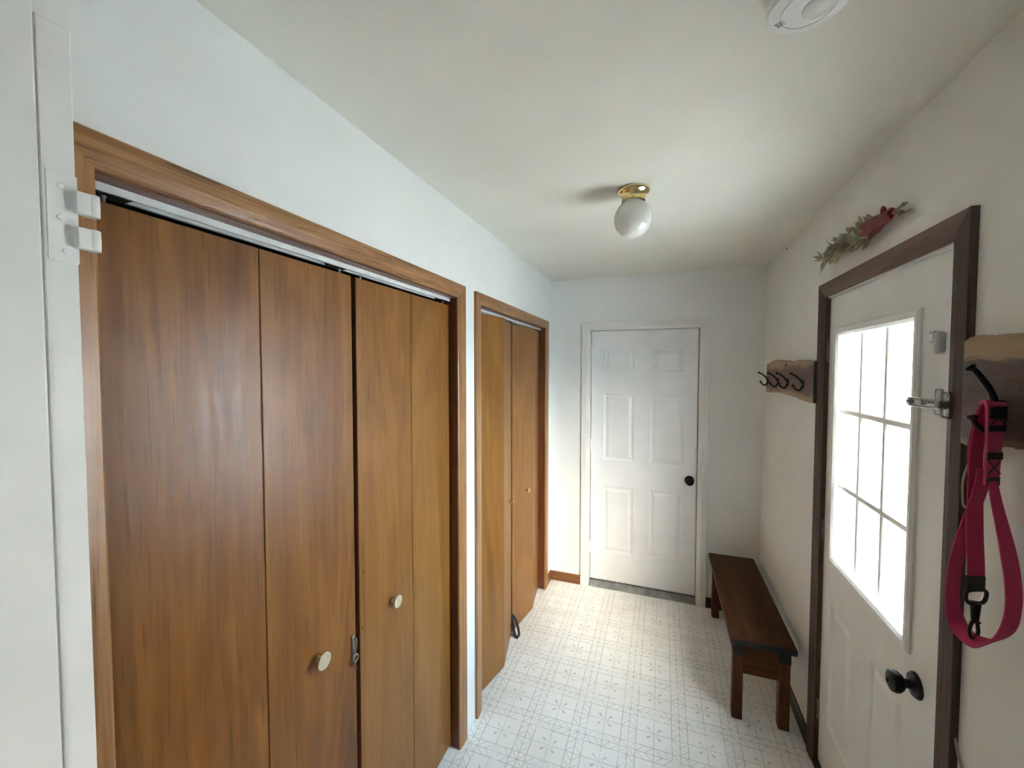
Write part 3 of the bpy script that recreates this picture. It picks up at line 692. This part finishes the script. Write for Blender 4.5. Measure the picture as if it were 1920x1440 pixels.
# coat racks
def wavy(y0, y1, zt, zb, n, top_pts, bot_pts):
    def interp(pts, y):
        for (a, za), (b_, zb_) in zip(pts, pts[1:]):
            if min(a, b_) <= y <= max(a, b_):
                t = (y - a) / (b_ - a); t = t * t * (3 - 2 * t); return za + (zb_ - za) * t
        return pts[0][1] if abs(y - pts[0][0]) < abs(y - pts[-1][0]) else pts[-1][1]
    ys = [y0 + (y1 - y0) * i / n for i in range(n + 1)]
    top = [(y, interp(top_pts, y) + .0022 * math.sin(y * 61) + .0015 * math.sin(y * 143)) for y in ys]
    bot = [(y, interp(bot_pts, y) + .0022 * math.sin(y * 53 + 1) + .0015 * math.sin(y * 129)) for y in ys]
    return top + bot[::-1]
def hook(T, x, y, z, upx, upz, lowx, lowz, dropz, r, plate, dy=0.0):
    up_ = spline([(x, y, z - .012), (x - .006, y, z + .002), (x - upx * .35, y + dy * .3, z + upz * .45), (x - upx * .75, y + dy * .8, z + upz * .85), (x - upx, y + dy, z + upz)], 6)
    lw_ = spline([(x, y, z - .004), (x - .010, y, z + dropz * .75), (x - lowx * .45, y, z + dropz), (x - lowx * .85, y, z + dropz * .7), (x - lowx, y, z + lowz)], 6)
    h = B()
    h.tube(up_, r, 10, radii=[r * (1.25 - .35 * i / len(up_)) for i in range(len(up_))])
    h.tube(lw_, r, 10, radii=[r * (1.2 - .3 * i / len(lw_)) for i in range(len(lw_))])
    for p in (up_, lw_):
        d = (p[-1] - p[-3]).normalized(); e = p[-1]
        h.lathe([(r * .8, -.004), (r * 1.3, -.001), (r * 1.75, .002), (r * 1.75, .004), (r * 1.2, .006), (0, .0065)], e, d, 12)
    o = h.build('hook', 'black', T, True, angle=60); ORG[o.name] = ORG[T.name]
    B().box(x - .004, x + .0005, y - plate[0], y + plate[0], z - plate[1], z + plate[1] * .8, .002).build('back_plate', 'black', o)
    return o
r1 = empty('coat_rack', (W, 2.58, 1.58), 'live-edge wooden coat rack with four black hooks above the bench', 'coat rack', 'live-edge coat racks')
xb = W - .030
poly = wavy(2.150, 3.010, 0, 0, 44, [(2.150, 1.770), (2.34, 1.777), (2.52, 1.774), (2.60, 1.779), (2.82, 1.787), (2.92, 1.776), (3.010, 1.764)], [(2.150, 1.583), (2.243, 1.585), (2.452, 1.597), (2.707, 1.604), (3.010, 1.592)])
ro = B().prism(poly, 'x', xb, W, .004).build('board', 'rack', r1)
B().prism(poly[:1] + [(2.1485, 1.769), (2.1485, 1.584)] + poly[-1:], 'x', xb + .003, W - .002).build('end_grain', 'endgrain', r1)['label'] = 'dark bark-coloured end of the board'
B().box(xb - .0006, xb + .002, 2.560, 2.590, 1.748, 1.765, .002).build('knot', 'endgrain', r1)
for y in (2.952, 2.714, 2.523, 2.275):
    hook(r1, xb, y, 1.668, .052, .045, .042, -.012, -.034, .0042, (.010, .022))
r2 = empty('coat_rack', (W, .80, 1.57), 'large dark live-edge coat rack beside the door casing', 'coat rack', 'live-edge coat racks')
poly2 = wavy(.40, 1.196, 0, 0, 40, [(.40, 1.775), (.62, 1.79), (.85, 1.779), (1.037, 1.798), (1.10, 1.804), (1.15, 1.803), (1.196, 1.797)], [(.40, 1.575), (.70, 1.592), (1.026, 1.588), (1.10, 1.579), (1.196, 1.568)])
B().prism(poly2, 'x', xb, W, .004).build('board', 'rack2', r2)
for y in (1.080, .80, .53):
    hook(r2, xb, y, 1.650, .040, .086, .042, -.014, -.040, .0055, (.013, .030), .013 if y > 1 else 0)

# dog leash hanging on the near hook
ls = empty('dog_leash', (W - .055, 1.07, 1.15), 'pink webbing dog leash with black clip hanging from the dark rack', 'dog leash')
CR = Vector((.93, .36, 0))
def rib(name, pts, w0, w1, mat, n=6, dirs=None, wid=None, th=.0024):
    P = spline(pts, n); m = len(P)
    ws_ = [w0 + (w1 - w0) * i / (m - 1) for i in range(m)] if wid is None else [wid(i / (m - 1)) for i in range(m)]
    ds = [CR if dirs is None else dirs(i / (m - 1)) for i in range(m)]
    return B().ribbon(P, ws_, ds, th).build(name, mat, ls, True, angle=50)
hx = W - .060
rib('handle', [(hx + .004, 1.060, 1.668), (hx, 1.046, 1.666), (hx - .002, 1.041, 1.640), (hx, 1.044, 1.600), (hx, 1.045, 1.555), (hx, 1.047, 1.512)], .034, .026, 'pinkl', th=.005)
zi = [(1.652, 1.646), (1.622, 1.612), (1.566, 1.558), (1.523, 1.510)]
def patch(z0, z1, yc, w, cross=False):
    c = Vector((hx + .0012, yc - .0036, 0)) ; b = B()
    if cross:
        for s in (1, -1):
            p0 = c + CR * (-.012) ; p1 = c + CR * .012
            q0 = Vector((p0.x, p0.y, z0 if s > 0 else z1)); q1 = Vector((p1.x, p1.y, z1 if s > 0 else z0))
            b.tube([q0, q1], .0013, 6)
    else:
        q0 = Vector((c.x, c.y, z0)); q1 = Vector((c.x, c.y, z1)); b.ribbon([q0, q1], [w, w], [CR, CR], .0012)
    b.build('stitched_band', 'blackm', ls)
patch(1.664, 1.640, 1.040, .032); patch(1.628, 1.616, 1.042, .033); patch(1.576, 1.562, 1.0445, .030); patch(1.528, 1.512, 1.0455, .024)
patch(1.656, 1.630, 1.041, .03, True); patch(1.560, 1.534, 1.045, .03, True)
rib('clip_strap', [(hx + .005, 1.072, 1.672), (hx + .003, 1.086, 1.622), (hx + .002, 1.092, 1.556), (hx + .004, 1.094, 1.480), (hx + .004, 1.091, 1.405), (hx + .004, 1.084, 1.342), (hx + .004, 1.080, 1.290)], .020, .033, 'pink', wid=lambda t: .020 + .015 * min(1, t * 1.6))
rib('loop', [(hx, 1.045, 1.530), (hx, 1.031, 1.485), (hx, 1.013, 1.440), (hx, .997, 1.398), (hx, .985, 1.354), (hx, .981, 1.307), (hx, .993, 1.258), (hx, 1.026, 1.216), (hx, 1.067, 1.190), (hx, 1.105, 1.187), (hx, 1.131, 1.208), (hx, 1.142, 1.251), (hx, 1.136, 1.313), (hx, 1.120, 1.373), (hx, 1.098, 1.430), (hx + .004, 1.080, 1.495), (hx + .004, 1.070, 1.539)], .03, .03, 'pink', 5,
    dirs=lambda t: CR if (t < .33 or t > .66) else (Vector((.93, .36, 0)) * abs(math.cos((t - .33) / .33 * math.pi)) + Vector((.5, -.2, .75)) * math.sin((t - .33) / .33 * math.pi)),
    wid=lambda t: .016 + .014 * min(1, t * 5) if t < .5 else .030)
rib('back_pass', [(W - .050, 1.085, 1.672), (W - .046, 1.108, 1.644), (W - .045, 1.119, 1.612), (W - .045, 1.126, 1.570), (W - .045, 1.121, 1.537), (W - .047, 1.101, 1.505)], .016, .024, 'pink')
B().tube(spline([(W - .032, 1.135, 1.614), (W - .030, 1.147, 1.556), (W - .026, 1.172, 1.527), (W - .026, 1.187, 1.488), (W - .026, 1.186, 1.446), (W - .028, 1.176, 1.433), (W - .031, 1.153, 1.436), (W - .036, 1.132, 1.451)], 6), .0022, 8).build('thin_cord', 'cord', ls, True)
cx_, cy_ = hx + .004, 1.080
rib('clip_band', [(cx_ - .003, cy_, 1.318), (cx_ - .003, cy_, 1.292)], .036, .036, 'blackm', 1, th=.008)
ring = []
for (a, b_) in ((-.019, .004), (-.021, -.008), (-.015, -.020), (0, -.022), (.015, -.020), (.021, -.008), (.019, .004), (0, .006), (-.019, .004)):
    v = CR.normalized() * a; ring.append((cx_ + v.x, cy_ + v.y, 1.284 + b_))
ck = B().tube(spline(ring, 4), .0036, 8)
ck.tube([(cx_, cy_, 1.264), (cx_, cy_, 1.228)], .0068, 12, radii=[.0085, .0060])
gt = []
for (a, b_) in ((0, 0), (-.008, -.014), (-.011, -.028), (-.006, -.040), (.004, -.040), (.008, -.028), (.005, -.010), (.002, .0)):
    v = CR.normalized() * a; gt.append((cx_ + v.x, cy_ + v.y, 1.232 + b_))
ck.tube(spline(gt, 5), .0032, 8)
v = CR.normalized() * .010; ck.tube([(cx_, cy_, 1.224), (cx_ + v.x, cy_ + v.y, 1.222)], .003, 8)
ck.build('clip', 'black', ls, True)

# dried bouquet above the exterior door
dq = empty('dried_bouquet', (W, 1.77, 2.19), 'dried leaf bundle tied with red ribbon above the exterior door', 'dried flowers')
sb = B(); random.seed(11)
tips = []
for i in range(16):
    sp = (i / 15 - .5); dz = random.uniform(-.5, .5)
    e = Vector((W - .016 - random.uniform(0, .025), 1.995 + random.uniform(-.10, .085) - abs(dz) * .16, 2.196 + dz * .075 + .012))
    s0 = Vector((W - .012 - random.uniform(0, .022), 1.458 + random.uniform(0, .05), 2.186 + sp * .030))
    mid = Vector((W - .020, 1.60, 2.186 + sp * .020))
    p = spline([s0, mid, (mid + e) / 2 + Vector((0, 0, dz * .02)), e], 4)
    sb.tube(p, .0026, 6); tips.append(p)
sb.build('stems', 'stem', dq, True)
lb = B()
for i in range(230):
    p = tips[i % 16]; k = random.randint(5, len(p) - 1); o = p[k] + Vector((random.uniform(-.010, .006), 0, random.uniform(-.012, .012)))
    d = Vector((random.uniform(-.35, .05), random.uniform(.2, 1.0), random.uniform(-.75, .75))).normalized()
    ln = random.uniform(.022, .046); wv = d.cross(Vector((random.uniform(-1, -.2), random.uniform(-.4, .4), random.uniform(-.8, .8)))).normalized() * random.uniform(.005, .011)
    cr = Vector((random.uniform(-.018, .004), random.uniform(-.012, .004), random.uniform(-.016, .016)))
    pts = []
    for s, wd_ in ((0, .25), (.35, 1), (.7, .8), (1, .08)):
        c = o + d * ln * s + cr * s * s
        c.x = min(c.x, W - .003)
        a = c + wv * wd_; b_ = c - wv * wd_; a.x = min(a.x, W - .002); b_.x = min(b_.x, W - .002)
        pts.append((lb.bm.verts.new(a), lb.bm.verts.new(c + Vector((-.002 * wd_, 0, .002))), lb.bm.verts.new(b_)))
    for u_, v_ in zip(pts, pts[1:]):
        lb.bm.faces.new((u_[0], u_[1], v_[1], v_[0])); lb.bm.faces.new((u_[1], u_[2], v_[2], v_[1]))
lv = lb.build('leaves', 'leaf', dq, True); lv['kind'] = 'stuff'
wr = B()
P_ = [(1.518, .015), (1.530, .019), (1.560, .017), (1.590, .021), (1.625, .027), (1.655, .025), (1.668, .029)]
wr.lathe([(r * (1 + .0), y - 1.52) for y, r in P_], (W - .0300, 1.52, 2.190), 'y', 22)
for v_ in wr.bm.verts:
    a = math.atan2(v_.co.z - 2.190, v_.co.x - W + .0300); f = 1 + .10 * math.sin(a * 5 + v_.co.y * 140) + .06 * math.sin(a * 9 + v_.co.y * 60)
    v_.co.x = (W - .0300) + (v_.co.x - W + .0300) * f * .80; v_.co.z = 2.190 + (v_.co.z - 2.190) * f
wr.tube(spline([(W - .038, 1.535, 2.198), (W - .042, 1.54, 2.214), (W - .04, 1.555, 2.218), (W - .036, 1.565, 2.200)], 5), .004, 8)
wr.tube(spline([(W - .045, 1.59, 2.182), (W - .042, 1.63, 2.165), (W - .03, 1.655, 2.155)], 5), .004, 8)
wr.build('ribbon', 'red', dq, True, angle=60)

# swing-bar door guard
dg = empty('door_guard', (W - .02, 1.30, 1.65), 'steel swing-bar door guard on the exterior door casing', 'door guard')
gx = W - .030
B().box(W - .0195, W - .0165, 1.250, 1.282, 1.617, 1.680, .006).build('base_plate', 'steel', dg)
B().box(gx - .008, W - .0195, 1.258, 1.277, 1.639, 1.659, .003).build('knuckle_block', 'steeld', dg)
for z in (1.673, 1.626): B().lathe([(0, .003), (.004, .002), (.0055, 0)], (W - .0195, 1.262, z), 'x', 14, -1).build('screw', 'steel', dg, True)
u = [(gx, 1.262, 1.659), (gx, 1.395, 1.6575)]
for i in range(9):
    a = math.radians(90 - i * 22.5); u.append((gx, 1.397 + .0095 * math.cos(a), 1.648 + .0095 * math.sin(a)))
u += [(gx, 1.395, 1.6385), (gx, 1.262, 1.639)]
B().tube(u, .0028, 10).build('swing_bar', 'steeld', dg, True)
B().lathe([(.0068, -.008), (.0078, 0), (.006, .006), (0, .0075)], (gx, 1.3975, 1.648), 'y', 14).build('bar_end', 'steel', dg, True)
B().box(W + .0045, W + .0099, 1.336, 1.361, 1.618, 1.684, .005, 3).build('catch_plate', 'steel', dg)
B().lathe([(.005, 0), (.004, .022), (.0085, .025), (.0095, .030), (.007, .036), (0, .037)], (W + .005, 1.349, 1.650), 'x', 16, -1).build('catch_knob', 'steel', dg, True)

# contact sensor on the door
cs = empty('contact_sensor', (W, 1.355, 1.80), 'small grey contact sensor beside the window of the exterior door', 'door sensor')
sp = []
for i in range(9): a = math.radians(i * 22.5); sp.append((1.347 + .0115 * math.cos(a), 1.819 + .0115 * math.sin(a)))
for i in range(9): a = math.radians(180 + i * 22.5); sp.append((1.347 + .0115 * math.cos(a), 1.784 + .0115 * math.sin(a)))
B().prism(sp, 'x', W - .004, xf, .002).build('body', 'plasticg', cs, True, angle=30)
B().box(W - .001, xf, 1.362, 1.386, 1.803, 1.833, .003, 2).build('mount', 'plasticg', cs)
B().box(W - .0025, W - .0008, 1.365, 1.381, 1.806, 1.826, .001).build('magnet', 'plastic', cs)

# small things
tag(B().lathe([(0, .009), (.004, .007), (.004, .005), (.0015, .004), (.0015, 0)], (W, 2.72, 2.412), 'x', 12, -1).build('push_pin', 'blackm', None, True, loc=(W, 2.72, 2.412)), 'tiny dark pin stuck in the wall just below the ceiling', 'pin')
tag(B().tube(spline([(W - .004, 1.222, .885), (W - .006, 1.205, .852), (W - .006, 1.188, .830), (W - .005, 1.150, .80), (W - .005, 1.08, .70), (W - .005, 1.06, .40), (W - .005, 1.05, .02)], 6), .0028, 8).build('cable', 'cord', None, True, loc=(W - .005, 1.06, .02)), 'thin tan cable running down the wall beside the door casing', 'cable')
st = spline([(-.058, 2.452, .13), (-.030, 2.446, .115), (-.008, 2.440, .075), (.004, 2.436, .025), (.000, 2.430, .004), (-.020, 2.432, .004), (-.032, 2.440, .035), (-.048, 2.449, .085), (-.060, 2.452, .12)], 6)
tag(B().ribbon(st, [.022] * len(st), [Vector((.25, 1, .2))] * len(st), .002).build('strap', 'blackm', None, True, loc=(-.02, 2.44, .004)), 'black webbing strap poking out under the second closet door', 'strap')
